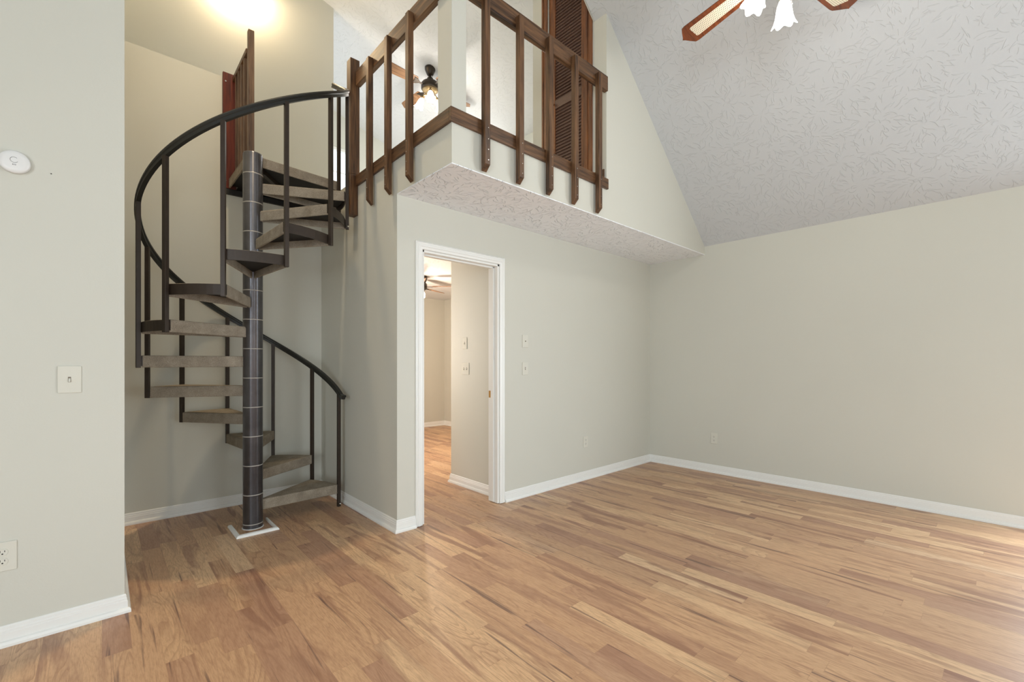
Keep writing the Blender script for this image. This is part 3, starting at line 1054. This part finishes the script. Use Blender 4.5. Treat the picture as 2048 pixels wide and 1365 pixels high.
def ceiling_fan(loc, zb, zc, label, blade_az, shade_az, n_blade=4, length=0.66, motor=None, bm=None, cane=True, glass=None,
                tilt=0.0, kit='tulip', rod=True, group='ceiling fans', shade_r=0.060, shade_len=0.13):
    """loc = (x, y); zb = blade height; zc = ceiling height; every part is built in local coordinates"""
    motor = motor or M['fan_brown']
    fan = empty('ceiling_fan', (loc[0], loc[1], zb), label, 'ceiling fan', group)
    top = zc - zb
    if rod:
        MB().lathe([(0.0, top), (0.070, top), (0.068, top - 0.03), (0.045, top - 0.085), (0.030, top - 0.105), (0.0, top - 0.11)], 0, 0, 28).build('canopy', motor, fan)
        MB().lathe([(0.0, top - 0.09), (0.013, top - 0.09), (0.013, 0.12), (0.040, 0.11), (0.048, 0.05), (0.0, 0.045)], 0, 0, 20).build('downrod', motor, fan)
    else:
        MB().lathe([(0.0, top), (0.118, top), (0.118, top - 0.03), (0.108, top - 0.06), (0.09, 0.05), (0.0, 0.045)], 0, 0, 28).build('canopy', motor, fan)
    MB().lathe([(0.0, 0.062), (0.060, 0.060), (0.104, 0.048), (0.116, 0.030), (0.116, -0.026), (0.104, -0.040), (0.0, -0.042)], 0, 0, 36).build('motor', motor, fan)
    for i in range(n_blade):
        az = radians(blade_az + 360.0 / n_blade * i)
        ca, sa = cos(az), sin(az)

        def rot(p):
            # small pitch about the blade axis, then swing to its azimuth
            y, z = p[1] * cos(0.22) - p[2] * sin(0.22), p[1] * sin(0.22) + p[2] * cos(0.22)
            return (p[0] * ca - y * sa, p[0] * sa + y * ca, z)
        a_ = MB().prism([(0.09, -0.014), (0.16, -0.010), (0.205, -0.040), (0.255, -0.046), (0.235, 0.0), (0.255, 0.046), (0.205, 0.040), (0.16, 0.010), (0.09, 0.014)], -0.012, -0.005)
        a_.move(rot).build('blade_arm', M['fan_brass'] if cane else motor, fan, bevel=0.001)
        hw0, hw1 = 0.060, 0.076
        e = length
        outl = [(0.20, -hw0 * 0.8), (0.215, -hw0), (e - 0.075, -hw1), (e - 0.052, -hw1 * 0.94), (e - 0.034, -hw1 * 0.62), (e - 0.012, -0.012), (e, 0.0),
                (e - 0.012, 0.012), (e - 0.034, hw1 * 0.62), (e - 0.052, hw1 * 0.94), (e - 0.075, hw1), (0.215, hw0), (0.20, hw0 * 0.8)]
        # blade keeps its own axes so that grain and cane follow it
        bl = MB().prism(outl, -0.004, 0.003).build('blade', bm or M['blade'], fan, bevel=0.0015)
        bl.rotation_euler = (0.22, 0, az)
        if cane:
            ci = [(0.25, -0.034), (e - 0.10, -0.042), (e - 0.088, -0.036), (e - 0.088, 0.036), (e - 0.10, 0.042), (0.25, 0.034)]
            MB().prism(ci, -0.0048, 0.0038).build('cane_panel', M['cane'], bl)
    if kit == 'tulip':
        MB().lathe([(0.0, -0.040), (0.104, -0.040), (0.098, -0.056), (0.070, -0.075), (0.052, -0.085), (0.045, -0.125), (0.030, -0.140), (0.0, -0.142)], 0, 0, 32).build('light_kit', M['fan_brass'], fan)
        for i in range(3):
            az = radians(shade_az + 120 * i)
            ca, sa = cos(az), sin(az)
            mb = MB()
            mb.tube([(0.035 * ca, 0.035 * sa, -0.085), (0.085 * ca, 0.085 * sa, -0.088), (0.115 * ca, 0.115 * sa, -0.115)], 0.011, 10)
            mb.lathe([(0.0, -0.100), (0.022, -0.104), (0.025, -0.133), (0.0, -0.136)], 0.115 * ca, 0.115 * sa, 18)
            arm = mb.build('shade_arm', M['fan_brass'], fan)
            sh = MB()
            tulip(sh, (0.115 * ca, 0.115 * sa, -0.126), (ca * 0.42, sa * 0.42, -0.91), shade_len, shade_r)
            sh.build('shade', glass or M['lit_glass'], fan, solid=0.003)
        for i, (ox, oy, dl) in enumerate(((0.02, -0.03, 0.10), (-0.03, 0.015, 0.06))):
            ch = MB().tube([(ox, oy, -0.135), (ox, oy, -0.135 - dl)], 0.0012, 6)
            ch.lathe([(0.0, -0.133 - dl), (0.006, -0.138 - dl), (0.007, -0.146 - dl), (0.0, -0.153 - dl)], ox, oy, 12)
            ch.build('pull_chain', M['steel'], fan)
    else:
        MB().lathe([(0.0, -0.04), (0.085, -0.04), (0.078, -0.07), (0.0, -0.072)], 0, 0, 28).build('light_kit', motor, fan)
        MB().lathe([(0.075, -0.07), (0.092, -0.10), (0.086, -0.15), (0.05, -0.185), (0.0, -0.195)], 0, 0, 28).build('shade', glass or M['lit_glass_far'], fan)
        ch = MB().tube([(0.06, -0.02, -0.07), (0.062, -0.02, -0.24)], 0.0015, 6)
        ch.lathe([(0.0, -0.238), (0.007, -0.245), (0.007, -0.26), (0.0, -0.266)], 0.062, -0.02, 10)
        ch.build('pull_chain', motor, fan)
    return fan


f1 = ceiling_fan((2.756, 0.80), 3.40, zg(2.756) + 0.03, 'ceiling fan with cane-panel blades and white tulip shades over the main room', 76, 47.5 - 31, length=0.685,
                 motor=M['fan_brass'])
point('fan_light_main', (0, 0, -0.34), 13, (1.0, 0.95, 0.88), 0.08, f1)
f2 = ceiling_fan((3.163, 5.036), 4.80, zl(3.163) + 0.01, 'dark ceiling fan with three lit shades behind the loft railing', 91, 120,
                 bm=M['blade_far'], cane=False, glass=M['lit_glass_far'])
point('fan_light_loft', (0, 0, -0.36), 15, (1.0, 0.94, 0.87), 0.08, f2)
f3 = ceiling_fan((3.22, 5.42), 2.245, ZS - 0.006, 'brown ceiling fan with white globe seen through the doorway', -47, 0, 5, 0.62,
                 bm=M['blade_far'], cane=False, kit='globe', rod=False)
point('fan_light_bedroom', (0, 0, -0.30), 34, (1.0, 0.79, 0.62), 0.08, f3)

# ------------------------------------------------------------------ wall lamp above the stairs, just over the top of the frame
lamp = empty('wall_lamp', (1.02, 5.3, 5.20), 'two-shade wall lamp above the stair landing', 'wall lamp')
LO = (1.02, 5.3, 5.20)
MB().box(0.86, 1.18, 5.272, 5.299, 5.17, 5.25).build('back_plate', M['fan_brass'], lamp, LO, bevel=0.006)
for x in (0.93, 1.11):
    arm = MB().tube([(x, 5.275, 5.21), (x, 5.20, 5.22), (x, 5.18, 5.18)], 0.009, 10).build('lamp_arm', M['fan_brass'], lamp, LO)
    s = MB()
    tulip(s, (x, 5.18, 5.18), (0, 0, -1), 0.11, 0.055, False)
    s.build('shade', M['lit_glass_far'], lamp, LO, solid=0.003)
    point('wall_lamp_bulb', (x - LO[0], 5.18 - LO[1], 5.03 - LO[2]), 15, WARM, 0.03, lamp)

# recessed downlight in the stairwell ceiling, above the frame
zc_ = zl(0.8)
can = empty('recessed_light', (0.78, 3.42, zc_), 'round recessed downlight above the spiral stairs', 'downlight')
MB().lathe([(0.075, 0.0), (0.095, 0.0), (0.095, -0.006), (0.075, -0.010), (0.070, 0.02)], 0, 0, 36).build('trim_ring', M['trim'], can)
MB().lathe([(0.0, 0.0), (0.069, 0.0), (0.069, -0.003), (0.0, -0.004)], 0, 0, 36).build('lens', M['lit_glass_far'], can)
sd = bpy.data.lights.new('downlight_beam', 'SPOT')
sd.energy, sd.color, sd.spot_size, sd.spot_blend, sd.shadow_soft_size = 290, WARM, radians(84), 0.9, 0.10
so_ = bpy.data.objects.new('downlight_beam', sd)
COL.objects.link(so_)
so_.location = (0, 0, -0.03)
so_.parent = can
